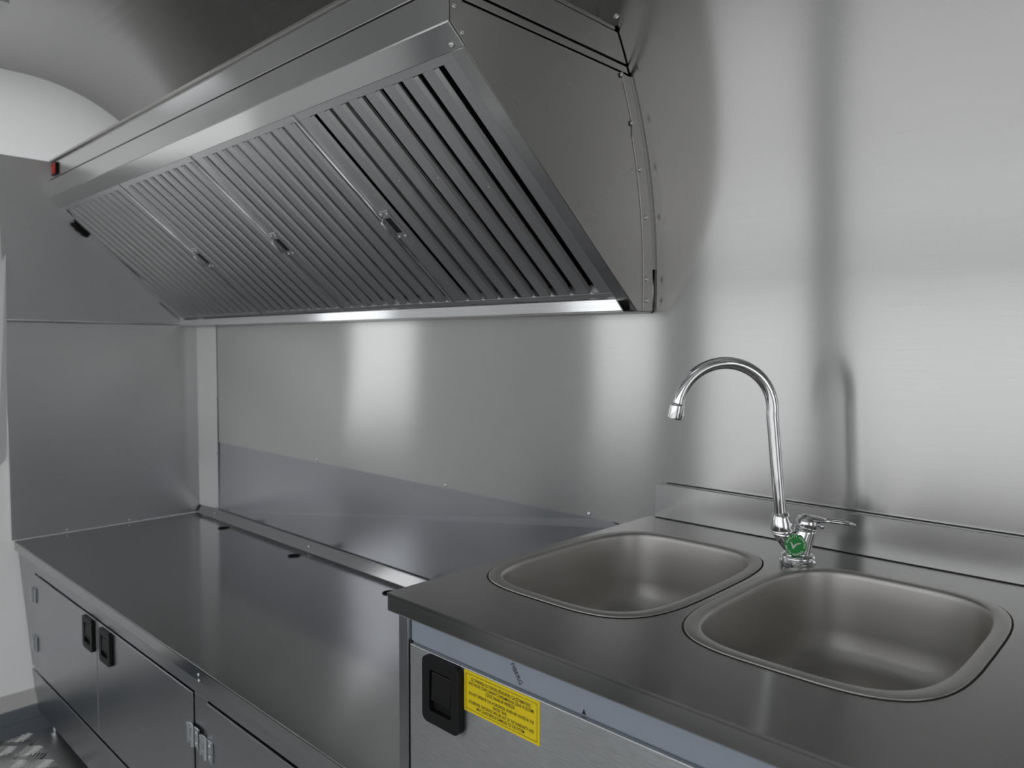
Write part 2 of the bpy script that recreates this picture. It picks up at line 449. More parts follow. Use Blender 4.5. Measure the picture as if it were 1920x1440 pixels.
# ------------------------------------------------------------------ backsplash behind low worktop
bs = thing('backsplash', (-5.4, YB, -1.86), 'bluish steel backsplash strip riveted along the wall above the low worktop', 'backsplash')
MB().plate([(-8.09, YB + .002, -1.87), (-2.62, YB + .002, -1.87), (-2.62, YB + .010, -1.12), (-2.78, YB + .012, -1.085), (-8.09, YB + .012, -1.085)], (0, -.006, 0)).build('sheet', 'splash', bs, bevel=.002)
for rx in (-8.05, -6.07, -4.28, -2.9):
    rivet(bs, rx, YB - .001, -1.07, (0, -1, 0), .014)

# ------------------------------------------------------------------ hood
HL, HR = -8.5, -2.44
hd = thing('extractor_hood', (-5.4, 3.0, .19), 'long slanted stainless steel extractor hood mounted on the back wall', 'hood')
def hx(z): return xl(z) + .004
def strip(y0, z0, y1, z1, xr0, xr1, th, xl0=None, xl1=None):
    """sheet running along the hood between two (y,z) lines, thickness vector th"""
    mb = MB()
    a = [(hx(z0) if xl0 is None else xl0, y0, z0), (xr0, y0, z0), (xr1, y1, z1), (hx(z1) if xl1 is None else xl1, y1, z1)]
    return mb.plate(a, th)
strip(2.165, 1.53, 2.17, 1.68, HR, HR, (0, .02, 0)).build('upper_front', 'hood', hd, bevel=.004)
strip(2.160, 1.366, 2.165, 1.522, HR, HR, (0, .02, 0)).build('lower_front', 'hood', hd, bevel=.004)
strip(2.172, 1.515, 2.172, 1.535, HR, HR, (0, .015, 0)).build('groove', 'dark', hd)  # dark strip painted as the shade in the groove
strip(2.160, 1.366, 2.258, 1.286, HR, HR, (0, .013, .016)).build('lip', 'lip', hd, bevel=.004)
strip(2.150, 1.680, 2.150, 1.700, HR, HR, (0, 1.2, 0)).build('roof_sheet', 'hoodside', hd, bevel=.003)
# right side cheek: lower plate, recessed band, upper plate
def cheek(z0, z1, x, th=.012, front=lambda z: 2.165, back=None, n=12, gap=.012):
    zs = [z0 + (z1 - z0) * i / n for i in range(n + 1)]
    pts = [(x, front(z), z) for z in zs] + [(x, back_y(z) - gap, z) for z in reversed(zs)]
    return MB().plate(pts, (-th, 0, 0))
def fr(z): return 2.165 if z >= 1.366 else (2.160 + (1.366 - z) * (.098 / .08) if z >= 1.286 else 2.258 + (1.286 - z) * (1.334 / 1.092))
zs = [.194, .3, .5, .7, .9, 1.1, 1.286, 1.366, 1.474]
pts = [(HR, fr(z), z) for z in zs] + [(HR, back_y(z) - .016, z) for z in [1.474, 1.384, 1.25, 1.1, .95, .8, .668, .5, .35, .194]]
MB().plate(pts, (-.014, 0, 0)).build('side_cheek', 'hoodside', hd, grain='y', bevel=.004)
cheek(1.485, 1.520, HR - .003, n=3).build('side_band', 'hoodside', hd, grain='y', bevel=.002)
cheek(1.531, 1.676, HR, n=5).build('side_upper', 'hoodside', hd, grain='y', bevel=.002)
MB().plate([(HR - .02, 2.17, 1.47), (HR - .02, 3.40, 1.47), (HR - .02, 3.36, 1.68), (HR - .02, 2.17, 1.68)], (-.01, 0, 0)).build('side_backing', 'dark', hd, grain='y')  # dark sheet put in as shade behind the side gaps
# riveted flange on the curved back edge of the cheek
zs2 = [.2 + (1.47 - .2) * i / 16 for i in range(17)]
pts = [(HR + .006, back_y(z) - .115 + .02 * (z > 1.2), z) for z in zs2] + [(HR + .006, back_y(z) - .022, z) for z in reversed(zs2)]
MB().plate(pts, (-.006, 0, 0)).build('edge_flange', 'hoodside', hd, grain='z', bevel=.002)
MB().rings([[(HR + .010 * (1 - abs(k - 2) / 2.) + .002, back_y(z) - .024 + k * .010, z) for k in range(5)] for z in zs2[3:]], False, closed=False).build('edge_seam', 'hoodside', hd, grain='z', smooth=True, fix=False)
for ry, rz in ((3.405, 1.462), (3.505, 1.225), (3.59, .985), (3.655, .727), (3.672, .378), (3.676, .257)):
    rivet(hd, HR + .006, ry, rz, (1, 0, 0), .0145)
rivet(hd, HR + .02, back_y(1.745) - .004, 1.745, (.4, -1, 0), .016)
# corner gusset plate
MB().plate([(HR + .001, 2.168, 1.37), (HR + .001, 2.168, 1.475), (HR + .001, 2.235, 1.475), (HR + .001, 2.262, 1.40), (HR + .001, 2.285, 1.33), (HR + .001, 2.262, 1.288)], (.005, 0, 0)).build('gusset', 'hoodside', hd, grain='z', bevel=.002)
rivet(hd, HR + .006, 2.19, 1.435, (1, 0, 0), .0125); rivet(hd, HR + .006, 2.235, 1.338, (1, 0, 0), .0125)
rivet(hd, HR - .06, 2.235, 1.303, (0, -.63, -.77), .0145)
# slanted plane helpers: s runs down the slope, d sinks into the hood
TY, TZ = 2.262, 1.284; BY, BZ = 3.592, .194
SL = math.hypot(BY - TY, BZ - TZ); sy, sz = (BY - TY) / SL, (BZ - TZ) / SL
ny, nz = -sz, sy                                      # into the hood (up/back)
def P(x, s, d=0.0): return (x, TY + sy * s + ny * d, TZ + sz * s + nz * d)
SB = 1.60                                             # filters end here, gutter follows
MB().hexa([P(-2.536, -.01), P(HR - .001, -.005), P(HR - .001, SL - .002), P(-2.536, SL - .002)],
          [P(-2.536, -.01, .02), P(HR - .001, -.005, .02), P(HR - .001, SL - .002, .02), P(-2.536, SL - .002, .02)]).build('frame_rail', 'hood', hd, grain=Vector((0, sy, sz)), bevel=.004)
lx0, lx1 = hx(TZ), hx(BZ)
MB().hexa([P(lx0, 0), P(lx0 + .10, 0), P(lx1 + .15, SL - .02), P(lx1, SL - .02)],
          [P(lx0, 0, .02), P(lx0 + .10, 0, .02), P(lx1 + .15, SL - .02, .02), P(lx1, SL - .02, .02)]).build('frame_rail', 'alu', hd, grain=Vector((0, sy, sz)), bevel=.004)
# gutter: bright vertical face, underside
MB().plate([(hx(.2) + .02, 3.512, .262), (-2.534, 3.512, .262), (-2.484, 3.512, .193), (hx(.2), 3.512, .193)], (0, .012, 0)).build('gutter_face', 'alu', hd, bevel=.003)
MB().plate([(hx(.2), 3.516, .185), (-2.486, 3.516, .185), (-2.486, 3.590, .185), (HR - .01, 3.590, .185), (HR - .01, 3.742, .185), (hx(.2), 3.742, .185)], (0, 0, .008)).build('underside', 'hoodside', hd, bevel=.002)
# dark sheet in place of the shade inside the hood
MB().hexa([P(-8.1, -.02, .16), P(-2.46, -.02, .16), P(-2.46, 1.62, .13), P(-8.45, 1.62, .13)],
          [P(-8.1, -.02, .18), P(-2.46, -.02, .18), P(-2.46, 1.62, .15), P(-8.45, 1.62, .15)]).build('plenum_shade', 'dark', hd)
# switch at the left end of the upper front
swm = MB().box(-7.955, -7.82, 2.150, 2.168, 1.545, 1.66); swo = swm.build('switch_bezel', 'black', hd, bevel=.006)
MB().hexa([(-7.94, 2.146, 1.557), (-7.895, 2.146, 1.557), (-7.895, 2.140, 1.648), (-7.94, 2.140, 1.648)], [(-7.94, 2.16, 1.557), (-7.895, 2.16, 1.557), (-7.895, 2.16, 1.648), (-7.94, 2.16, 1.648)]).build('rocker', 'red', swo, bevel=.004)
MB().hexa([(-7.88, 2.140, 1.557), (-7.835, 2.140, 1.557), (-7.835, 2.146, 1.648), (-7.88, 2.146, 1.648)], [(-7.88, 2.16, 1.557), (-7.835, 2.16, 1.557), (-7.835, 2.16, 1.648), (-7.88, 2.16, 1.648)]).build('rocker', 'red', swo, bevel=.004)
# black cable clip hanging at the left rail
cl = MB()
for s0, rr in ((.20, .030), (.25, .036), (.31, .030)):
    c = Vector(P(hx(TZ + sz * s0) + .012, s0, -.02))
    cl.rings([[c + Vector((rr * math.sin(t) * math.cos(a) * .8, rr * math.sin(t) * math.sin(a) + (.04 * math.cos(t)) * sy, (.045 * math.cos(t)) * sz + rr * .3 * math.sin(t) * math.sin(a))) for a in [2 * math.pi * k / 10 for k in range(10)]] for t in [math.pi * (i + .5) / 7 for i in range(7)]])
cl.build('cable_clip', 'black', hd, smooth=True)

# ------------------------------------------------------------------ baffle filters
SLOT, PITCH, DEP = .070, .1505, .022
gslope = Vector((0, sy, sz))
def channel(x0, x1, s0, s1, d0=0.0, dep=DEP, th=.006, slope=True):
    """U channel opening into the hood"""
    mb = MB()
    mb.hexa([P(x0, s0, d0), P(x1, s0, d0), P(x1, s1, d0), P(x0, s1, d0)], [P(x0, s0, d0 + th), P(x1, s0, d0 + th), P(x1, s1, d0 + th), P(x0, s1, d0 + th)])
    a, b = x0, x0 + th                                 # straight left flange
    mb.hexa([P(a, s0, d0 + th), P(b, s0, d0 + th), P(b, s1, d0 + th), P(a, s1, d0 + th)], [P(a, s0, d0 + dep), P(b, s0, d0 + dep), P(b, s1, d0 + dep), P(a, s1, d0 + dep)])
    if slope:                                          # sloping right flange that fills part of the slot
        mb.hexa([P(x1 - .003, s0 + .04, d0 + .0005), P(x1, s0 + .04, d0), P(x1, s1, d0), P(x1 - .003, s1, d0 + .0005)],
                [P(x1 + .014, s0 + .04, d0 + .0165), P(x1 + .017, s0 + .04, d0 + .0155), P(x1 + .017, s1, d0 + .0155), P(x1 + .014, s1, d0 + .0165)])
    return mb
flabels = ['slatted steel baffle filter nearest the camera, at the right end of the hood',
           'slatted steel baffle filter second from the right end of the hood',
           'slatted steel baffle filter second from the left end of the hood',
           'slatted steel baffle filter at the far left end of the hood']
panels = [(-3.878, -2.50, [-3.745 + PITCH * k for k in range(8)], True),
          (-5.232, -3.882, [-5.102 + PITCH * k for k in range(8)] + [-3.957], True),
          (-6.578, -5.236, [-6.448 + .1498 * k for k in range(8)] + [-5.31], True),
          (-8.44, -6.582, [-8.39 + .1495 * k for k in range(12)] + [-6.655], False)]
for n, (x0, x1, slots, hnd) in enumerate(panels):
    f = thing('baffle_filter', P((x0 + x1) / 2, SB), flabels[n], 'filter', 'baffle filters in the hood')
    if n == 1: slots = [-5.102 + .1435 * k for k in range(9)]
    elif n == 2: slots = [-6.453 + .1425 * k for k in range(9)]
    elif n == 3: slots = [-8.37 + .1455 * k for k in range(13)]
    for s0, s1 in ((-.015, .038), (SB - .035, SB)):
        fr_ = MB(); fr_.hexa([P(x0, s0, .0015), P(x1, s0, .0015), P(x1, s1, .0015), P(x0, s1, .0015)], [P(x0, s0, .012), P(x1, s0, .012), P(x1, s1, .012), P(x0, s1, .012)])
        fr_.build('end_rail', 'filter', f, grain=gslope, bevel=.002)
    edges = [x0] + [v for s_ in slots for v in (s_, s_ + SLOT)] + [x1]
    for k in range(0, len(edges), 2):
        a, b = edges[k], edges[k + 1]
        if b - a < .02: continue
        channel(a, b, .004, SB - .02, .003, slope=k < len(edges) - 2).build('baffle', 'filter', f, grain=gslope, bevel=.0035)
    for s_ in slots:                                   # rear row, turned the other way
        mb = MB(); a, b = s_ - .012, s_ + SLOT + .012
        mb.hexa([P(a, .03, .098), P(b, .03, .098), P(b, SB - .02, .098), P(a, SB - .02, .098)], [P(a, .03, .104), P(b, .03, .104), P(b, SB - .02, .104), P(a, SB - .02, .104)])
        mb.build('rear_baffle', 'filter', f, grain=gslope)
    # folded left edge of each filter, highlight put in as brighter metal
    mb = MB(); mb.tube([P(x0 + .006, .0, -.004), P(x0 + .006, SB - .01, -.004)], .0075, 8); mb.build('edge_bead', 'alu', f, smooth=True, grain=gslope)
    if hnd:
        hx0 = x0 + .072; s0, s1 = .735, .965
        h = MB()
        h.hexa([P(hx0 - .048, s0, -.006), P(hx0 + .045, s0, -.006), P(hx0 + .045, s1, -.006), P(hx0 - .048, s1, -.006)], [P(hx0 - .048, s0, .004), P(hx0 + .045, s0, .004), P(hx0 + .045, s1, .004), P(hx0 - .048, s1, .004)])
        ho = h.build('handle', 'filter', f, grain=gslope, bevel=.003)
        MB().hexa([P(hx0 - .028, s0 + .055, -.0075), P(hx0 + .028, s0 + .055, -.0075), P(hx0 + .028, s1 - .055, -.0075), P(hx0 - .028, s1 - .055, -.0075)],
                  [P(hx0 - .028, s0 + .055, -.005), P(hx0 + .028, s0 + .055, -.005), P(hx0 + .028, s1 - .055, -.005), P(hx0 - .028, s1 - .055, -.005)]).build('recess_shade', 'dark', ho)  # flat dark plate painted as a shaded recess
        MB().tube([P(hx0 - .04, s0 + .05, -.01), P(hx0 - .04, s0 + .06, -.035), P(hx0 - .04, s1 - .06, -.035), P(hx0 - .04, s1 - .05, -.01)], .008, 8).build('pull_wire', 'zinc', ho, smooth=True)
        for a, s_ in ((-.032, s0 + .022), (.028, s0 + .022), (-.032, s1 - .022), (.028, s1 - .022)):
            p = P(hx0 + a, s_, -.006); rivet(ho, *p, (0, -ny, -nz), .0125)
    # small welded dimples along the channels
    for k, (a, s_) in enumerate(((slots[0] - .02, .62), (slots[2] - .02, .56), (slots[4] - .02, .60), (slots[min(6, len(slots) - 1)] - .02, .72))):
        p = P(a, s_, .003); rivet(f, *p, (0, -ny, -nz), .007, 'spot_weld', 'filter')

# ------------------------------------------------------------------ low worktop and cabinet
ZL = -1.93
XLW, XRW = -8.495, -2.425
wt = thing('low_worktop', (-5.4, 2.8, ZL - .085), 'long low stainless worktop with round hose holes along its back', 'worktop')
def circ(cx, cy, r, z, n=28): return [(cx + r * math.cos(2 * math.pi * k / n), cy + r * math.sin(2 * math.pi * k / n), z) for k in range(n)]
holes = [(-7.545, 3.545), (-6.09, 3.52), (-4.64, 3.50)]
mb = MB(); mb.holed([(XLW, 1.885, ZL), (XRW, 1.885, ZL), (XRW, 3.70, ZL), (XLW, 3.70, ZL)], [circ(a, b, .056, ZL) for a, b in holes], (0, 0, -.012))
mb.build('top_sheet', 'top', wt, bevel=.003)
MB().box(XLW, XRW, 1.885, 1.897, ZL - .088, ZL - .002).build('front_lip', 'top', wt, bevel=.004)
mb = MB().plate([(XLW + .03, 3.665, ZL + .002), (XRW, 3.665, ZL + .002), (XRW, 3.728, ZL + .085), (XLW + .03, 3.728, ZL + .085)], (0, .012, .0))
mb.build('upstand', 'top', wt, bevel=.003)
for a, b in holes:
    g_ = MB(); n = 28
    g_.rings([circ(a, b, .058, ZL + .001), circ(a, b, .058, ZL + .005), circ(a, b, .050, ZL + .005), circ(a, b, .048, ZL - .06), ], False)
    g_.add(circ(a, b, .05, ZL - .058), [tuple(range(28))])
    g_.build('hose_grommet', 'rubber', wt, smooth=True, ang=40)
rivet(wt, -6.13, 3.695, ZL + .045, (0, -.8, .6), .014); rivet(wt, -8.07, 3.695, ZL + .05, (0, -.8, .6), .012)
for rx, rz in ((-4.375, ZL - .045), (-4.37, ZL - .080)): rivet(wt, rx, 1.885, rz, (0, -1, 0), .011)

lc = thing('low_cabinet', (-5.2, 2.8, ZF), 'low stainless cabinet with black paddle latches standing under the long worktop', 'cabinet')
YC = 1.905
def cabx(z): return xl(z) + .012
MB().box(-7.886, XRW, YC, YC + .02, -2.115, ZL - .012).build('top_rail', 'cab', lc, bevel=.002)
MB().plate([(cabx(-1.945), YC, -1.945), (-7.885, YC, -1.945), (-7.885, YC, -3.03), (cabx(-3.03), YC, -3.03)], (0, .02, 0)).build('stile', 'cab', lc, grain='z', bevel=.002)
MB().box(-4.482, -4.300, YC, YC + .02, -3.03, -2.115).build('stile', 'cab', lc, grain='z', bevel=.002)
MB().plate([(cabx(-3.045), YC - .004, -3.070), (XRW, YC - .004, -3.070), (XRW, YC - .004, -3.41), (-7.93, YC - .004, -3.41)], (0, .02, 0)).build('kick_panel', 'cab', lc, bevel=.003)
MB().box(-7.87, XRW, YC + .03, YC + .045, -3.38, -2.02).build('gap_shade_sheet', 'dark', lc)  # dark sheet put in as shade behind the door gaps
MB().box(-7.86, XRW, YC + .05, 3.66, -3.40, -3.37).build('bottom_sheet', 'cab', lc)
MB().box(XRW - .02, XRW, YC + .02, 3.66, -3.40, -1.95).build('side_sheet', 'cab', lc, grain='y')
for a, b in ((-7.72, 1.99), (-2.6, 1.99), (-5.1, 1.99), (-7.7, 3.5), (-2.6, 3.5)):
    MB().tube([(a, b, ZF), (a, b, ZF + .015), (a, b, ZF + .02), (a, b, -3.40)], [.04, .04, .022, .022], 14).build('leg', 'zinc', lc, smooth=True, ang=40)

def make_latch(parent, x0, z1, y, w=.232, h=.272):
    """black paddle latch, front face towards -y"""
    x1, z0 = x0 + w, z1 - h
    ft = .024
    outer = rrect(x0, x1, z0, z1, .03, y - ft)
    ix0, ix1, iz0, iz1 = x0 + .043, x1 - .045, z0 + .05, z1 - .05
    inner = rrect(ix0, ix1, iz0, iz1, .008, y - ft, 2)
    o = MB().holed(outer, [inner], (0, ft - .001, 0)).build('latch', 'black', parent, grain='z', bevel=.006)
    MB().box(ix0 - .004, ix1 + .004, y - .004, y - .001, iz0 - .004, iz1 + .004).build('latch_tray', 'black', o)
    px0, px1 = ix0 + .008, ix1 - .006
    pb = iz0 + .042
    MB().hexa([(px0, y - .006, iz1 - .008), (px1, y - .006, iz1 - .008), (px1, y - .006, pb), (px0, y - .006, pb)],
              [(px0, y - .019, iz1 - .008), (px1, y - .019, iz1 - .008), (px1, y - .023, pb), (px0, y - .023, pb)]).build('paddle', 'black', o, bevel=.005)
    return o

def make_hinge(parent, x, z1, y, h=.135):
    o = MB().tube([(x, y - .014, z1), (x, y - .014, z1 - h)], .0125, 10).build('hinge', 'zinc', parent, smooth=True, ang=40)
    for sgn in (-1, 1):
        a, b = sorted((x + sgn * .012, x + sgn * .078))
        lf = MB(); lf.box(a, b, y - .008, y - .001, z1 - h, z1)
        e = x + sgn * .072; lf.box(e - .007, e + .007, y - .017, y - .002, z1 - h, z1)
        lf.build('hinge_leaf', 'zinc', o, grain='z', bevel=.0025)
        for zz_ in (z1 - .03, z1 - h + .03):
            rivet(o, x + sgn * .042, y - .008, zz_, (0, -1, 0), .011, 'screw')
    return o

def make_door(parent, x0, x1, z0, z1, y, mat, label=None, th=.018):
    d = MB().box(x0, x1, y, y + th, z0, z1).build('door', mat, parent, bevel=.004)
    if label: d['label'] = label
    return d
YD = YC - .012
d1 = make_door(lc, -7.872, -6.207, -3.032, -2.125, YD, 'cab')
d2 = make_door(lc, -6.195, -4.492, -3.032, -2.125, YD, 'cab')
d3 = make_door(lc, -4.290, -2.50, -3.032, -2.125, YD, 'cab')
make_latch(d1, -6.455, -2.130, YD, .222, .255); make_latch(d2, -6.075, -2.130, YD, .222, .255); make_latch(d3, -2.80, -2.130, YD)
for z_ in (-2.245, -2.70):
    make_hinge(d1, -7.878, z_, YD)
for z_ in (-2.33, -2.80):
    make_hinge(d2, -4.462, z_ + .01, YD, .125); make_hinge(d3, -4.285, z_ - .005, YD, .125)

# ------------------------------------------------------------------ sink worktop with bowls
ZS = -1.0
SX0, SX1 = -2.418, .42
st = thing('sink_worktop', (-1.0, 2.75, ZS - .075), 'raised stainless sink worktop with two rounded bowls and a back upstand', 'sink')
BOWLS = [(-1.918, 2.785), (-.968, 2.812)]
BA, BB, BN = .458, .618, 3.75
def sup(cx, cy, a, b, z, n=BN, seg=72):
    r = []
    for k in range(seg):
        t = 2 * math.pi * k / seg; c, s_ = math.cos(t), math.sin(t)
        r.append((cx + a * math.copysign(abs(c) ** (2 / n), c), cy + b * math.copysign(abs(s_) ** (2 / n), s_), z))
    return r
mb = MB(); mb.holed([(SX0, 1.81, ZS), (SX1, 1.81, ZS), (SX1, 3.715, ZS), (SX0, 3.715, ZS)], [sup(cx, cy, BA - .006, BB - .006, ZS) for cx, cy in BOWLS], (0, 0, -.014))
mb.build('top_sheet', 'sinktop', st, bevel=.004)
MB().box(SX0, SX1, 1.81, 1.824, ZS - .076, ZS - .0005).build('front_lip', 'sinktop', st, bevel=.009)
MB().box(SX0, SX0 + .014, 1.824, 3.715, ZS - .076, ZS - .003).build('end_lip', 'sinktop', st, grain='y', bevel=.004)
MB().box(-2.385, SX1, 3.708, 3.754, ZS + .001, -.80).build('upstand', 'hood', st, bevel=.005)
MB().box(-2.33, SX1, 3.7535, 3.757, -.803, -.796).build('sealant_bead', 'seal', st, bevel=.001)
for i, (cx, cy) in enumerate(BOWLS):
    bw = MB()
    prof_b = [(0.0, -.002), (.0, .004), (.004, .006), (.044, .0055), (.0495, .003), (.053, -.004), (.056, -.02), (.064, -.10), (.080, -.24), (.092, -.315), (.115, -.355), (.155, -.378), (.22, -.388), (.40, -.398)]
    R_ = []
    for ins, dz in prof_b:
        nn = BN if ins < .1 else BN - (ins - .1) * 4
        R_.append(sup(cx, cy, BA - ins, BB - ins, ZS + dz, nn))
    bw.rings(R_, False); bw.f.append(tuple(len(bw.v) - 72 + k for k in range(72))); bw.mi.append(0)
    b_ = bw.build('bowl', 'bowl', st, smooth=True, fix=True)
    wl_ = MB(); wl_.rings([sup(cx, cy, BA + .0065, BB + .0065, ZS + .0006), sup(cx, cy, BA - .004, BB - .004, ZS + .0022)], False)
    wl_.build('weld_line', 'weld', b_, fix=False)
    dr = MB(); dr.rings([circ(cx, cy, .14, ZS - .396, 24), circ(cx, cy, .13, ZS - .39, 24), circ(cx, cy, .09, ZS - .392, 24), circ(cx, cy, .07, ZS - .40, 24), circ(cx, cy, .01, ZS - .40, 24)], False)
    dr.build('drain', 'chrome', b_, smooth=True, fix=False)

# ------------------------------------------------------------------ sink cabinet
YS = 1.865
sc_ = thing('sink_cabinet', (-1.0, 2.75, ZF), 'brushed steel sink cabinet with a yellow warning label on its door', 'cabinet')
MB().box(-2.413, -2.353, YS, YS + .03, -3.45, ZS - .016).build('stile', 'cab', sc_, grain='z', bevel=.003)
MB().box(.34, .40, YS, YS + .03, -3.45, ZS - .016).build('stile', 'cab', sc_, grain='z', bevel=.003)
MB().box(-2.413, -2.395, YS + .03, 3.68, -3.45, ZS - .016).build('side_sheet', 'cab', sc_, grain='y')
MB().box(.38, .40, YS + .03, 3.68, -3.45, ZS - .016).build('side_sheet', 'cab', sc_, grain='y')
MB().box(-2.36, .35, YS + .03, YS + .04, -3.44, -1.19).build('gap_shade_sheet', 'dark', sc_)  # dark sheet standing for shade behind the sink doors
fa = MB().box(-2.35, .338, YS + .016, YS + .028, -1.215, ZS - .018).build('fascia', 'fascia', sc_, bevel=.001)
# lettering on the film, reading downwards, cut off by the door edge
def wall_text(txt, size, origin, right, up, bold=0.0, dst=None, mi=0):
    vs, fs = text_polys(txt, size, bold); R0, U0, O0 = Vector(right), Vector(up), Vector(origin)
    dst.add([O0 + R0 * v.x + U0 * v.y for v in vs], fs, mi)
lt = MB()
dn = Vector((.60, 0, -.80)); upv = Vector((.80, 0, .60))
wall_text('FIBERG', .0255, Vector((-1.772, YS + .0155, -1.160)), dn, upv, .0003, lt)
lt.build('lettering', 'inkblue', fa, fix=False)
lt = MB()
lt.add([(-1.474, YS + .0155, -1.196), (-1.456, YS + .0155, -1.196), (-1.465, YS + .0155, -1.178)], [(0, 1, 2)])
lt.build('arrow_mark', 'inkblue', fa, fix=False)
YSD = YS - .004
sd = make_door(sc_, -2.335, -1.02, -3.40, -1.20, YSD, 'sinkdoor')
sd2 = make_door(sc_, -1.005, .325, -3.40, -1.20, YSD, 'sinkdoor')
MB().box(-2.347, -2.337, YS + .004, YS + .02, -3.4, -1.196).build('door_gasket', 'rubber', sc_)
make_latch(sd, -2.232, -1.204, YSD, .214, .262); make_latch(sd2, .06, -1.213, YSD, .232, .272)
for a, b in ((-2.35, 1.93), (.33, 1.93), (-2.35, 3.6), (.33, 3.6)):
    MB().tube([(a, b, ZF), (a, b, ZF + .015), (a, b, ZF + .02), (a, b, -3.44)], [.04, .04, .022, .022], 14).build('leg', 'zinc', sc_, smooth=True, ang=40)
# warning label: yellow plate, ruled border, print
lb = MB()
X0, X1, Z1l, Z0l, yl = -2.014, -1.638, -1.206, -1.361, YSD - .0012
lb.box(X0, X1, yl, YSD, Z0l, Z1l, 0)
yy = yl - .0005
def rule(a, b, c, d): lb.add([(a, yy, c), (b, yy, c), (b, yy, d), (a, yy, d)], [(0, 1, 2, 3)], 1)
mg, tk = .0105, .0016
rule(X0 + mg, X1 - mg, Z1l - mg - tk, Z1l - mg); rule(X0 + mg, X1 - mg, Z0l + mg, Z0l + mg + tk)
rule(X0 + mg, X0 + mg + tk, Z0l + mg, Z1l - mg); rule(X1 - mg - tk, X1 - mg, Z0l + mg, Z1l - mg)
lines = [('SU TANKINDA SU YOKKEN H\u0130DROFORU \u00c7ALI\u015eTIRMAYINIZ.', .117), ('AKS\u0130 HALDE C\u0130HAZ GARANT\u0130 KAPSAMINDAN \u00c7IKAR VE S\u0130STEME', .133), ('C\u0130DD\u0130 ZARARLAR VEREB\u0130L\u0130R.', .149),
         ('DO NOT OPERATE THE HYDROPHOR, WHEN NO WATER IN THE', .170), ('WATER TANK.', .1855), ('OTHERWISE, THE DEVICE WILL BE OUT OF THE WARRANTY AND', .201), ('MAY CAUSE SERIOUS DAMAGES TO THE SYSTEM.', .2165)]
wmax = max(max(v.x for v in text_polys(tx, .0165)[0]) - min(v.x for v in text_polys(tx, .0165)[0]) for tx, _ in lines)
for tx, off in lines:
    k = (off - .100) / .1285
    zc = Z1l - .012 - k * (Z1l - Z0l - .022) - .0035
    vs, fs = text_polys(tx, .0165, .0002)
    q = (X1 - X0 - 2 * mg - .03) / wmax
    xc = (X0 + X1) / 2
    lb.add([(xc + v.x * q, yy, zc + v.y) for v in vs], fs, 1)
lo = lb.build('warning_label', 'yellow', sd, mats=['yellow', 'ink'], fix=False); lo['label'] = 'yellow warning label with black Turkish and English print'

# ------------------------------------------------------------------ faucet
FB = Vector((-1.389, 3.356, ZS))
fa_ = thing('faucet', tuple(FB), 'chrome swan-neck mixer tap with a green quality sticker between the two bowls', 'faucet')
fr_dir = Vector((.724, .69, 0)).normalized(); ff = Vector((.69, -.724, 0)).normalized()     # ff: towards the viewer's side
PX = .002442
def F(px, py, o=0.0):             # reading on the drawing plane of the tap (pixels of its elevation)
    return FB + fr_dir * ((px - 1495) * PX) + Vector((0, 0, (1060 - py) * PX)) + ff * o
def disc(c, r, axis, seg=28):
    axis = axis.normalized(); a = axis.orthogonal().normalized(); b = axis.cross(a)
    return [c + a * (r * math.cos(2 * math.pi * k / seg)) + b * (r * math.sin(2 * math.pi * k / seg)) for k in range(seg)]
UPZ = Vector((0, 0, 1))
mb = MB(); mb.rings([disc(F(1495, 1060 - h), r * PX, UPZ) for h, r in ((0.2, 30), (3, 32), (8, 32.5), (10, 30), (13, 29), (15, 31), (18, 30.5), (22, 24))])
mb.build('base_ring', 'chrome', fa_, smooth=True, ang=50)
# trunk and cartridge body leaning to the right
body = [(1495, 1042, 23), (1496.5, 1034, 22), (1499, 1024, 21.2), (1503, 1010, 20.2), (1506.5, 998, 19.6), (1508.5, 991, 19.4)]
mb = MB(); mb.rings([disc(F(x, y), r * PX, F(1507, 985) - F(1495, 1045)) for x, y, r in body]); mb.build('body', 'chrome', fa_, smooth=True)
# branch to the left carrying the spout
br = [(1494, 1040, 15), (1486, 1026, 17), (1478, 1014, 18.5), (1470, 1004, 19.5), (1465, 997, 20)]
axs = [F(1478, 1014) - F(1494, 1040)] * 2 + [Vector((-.45, -.43, .9))] + [UPZ * 1 + fr_dir * -.25, UPZ]
mb = MB(); mb.rings([disc(F(x, y), r * PX, a) for (x, y, r), a in zip(br, axs)]); mb.build('spout_branch', 'chrome', fa_, smooth=True)
mb = MB(); ax = F(1460.5, 960) - F(1465, 997)
mb.rings([disc(F(x, y), r * PX, ax) for x, y, r in ((1465, 997, 20.3), (1464.6, 994, 20.3), (1464.5, 993.4, 19.6), (1464.2, 990, 20), (1463, 980, 18.8), (1461.5, 968, 15.5), (1460.8, 962.5, 13.8), (1460.6, 961.8, 12.5), (1460.6, 961.5, 10))])
mb.build('collar', 'chrome', fa_, smooth=True, ang=50)
path = [(1460.8, 966), (1460.3, 957), (1455.5, 911), (1450.7, 864), (1446, 815), (1442.4, 782)]
cx, cy, rr = 1354.5, 770.5, 88
for k in range(-3, 88):
    a = math.radians(-4 + (184 + 6) * (k + 3) / 90)
    path.append((cx + rr * math.cos(a), cy - rr * .995 * math.sin(a)))
path = [p for i, p in enumerate(path) if i < 6 or (i - 6) % 3 == 0]
path.append((1266.3, 771))
mb = MB(); mb.tube([F(*p) for p in path], 11.3 * PX, 24); mb.build('spout', 'chrome', fa_, smooth=True, ang=60)
axd = F(1259.5, 789) - F(1265, 760)
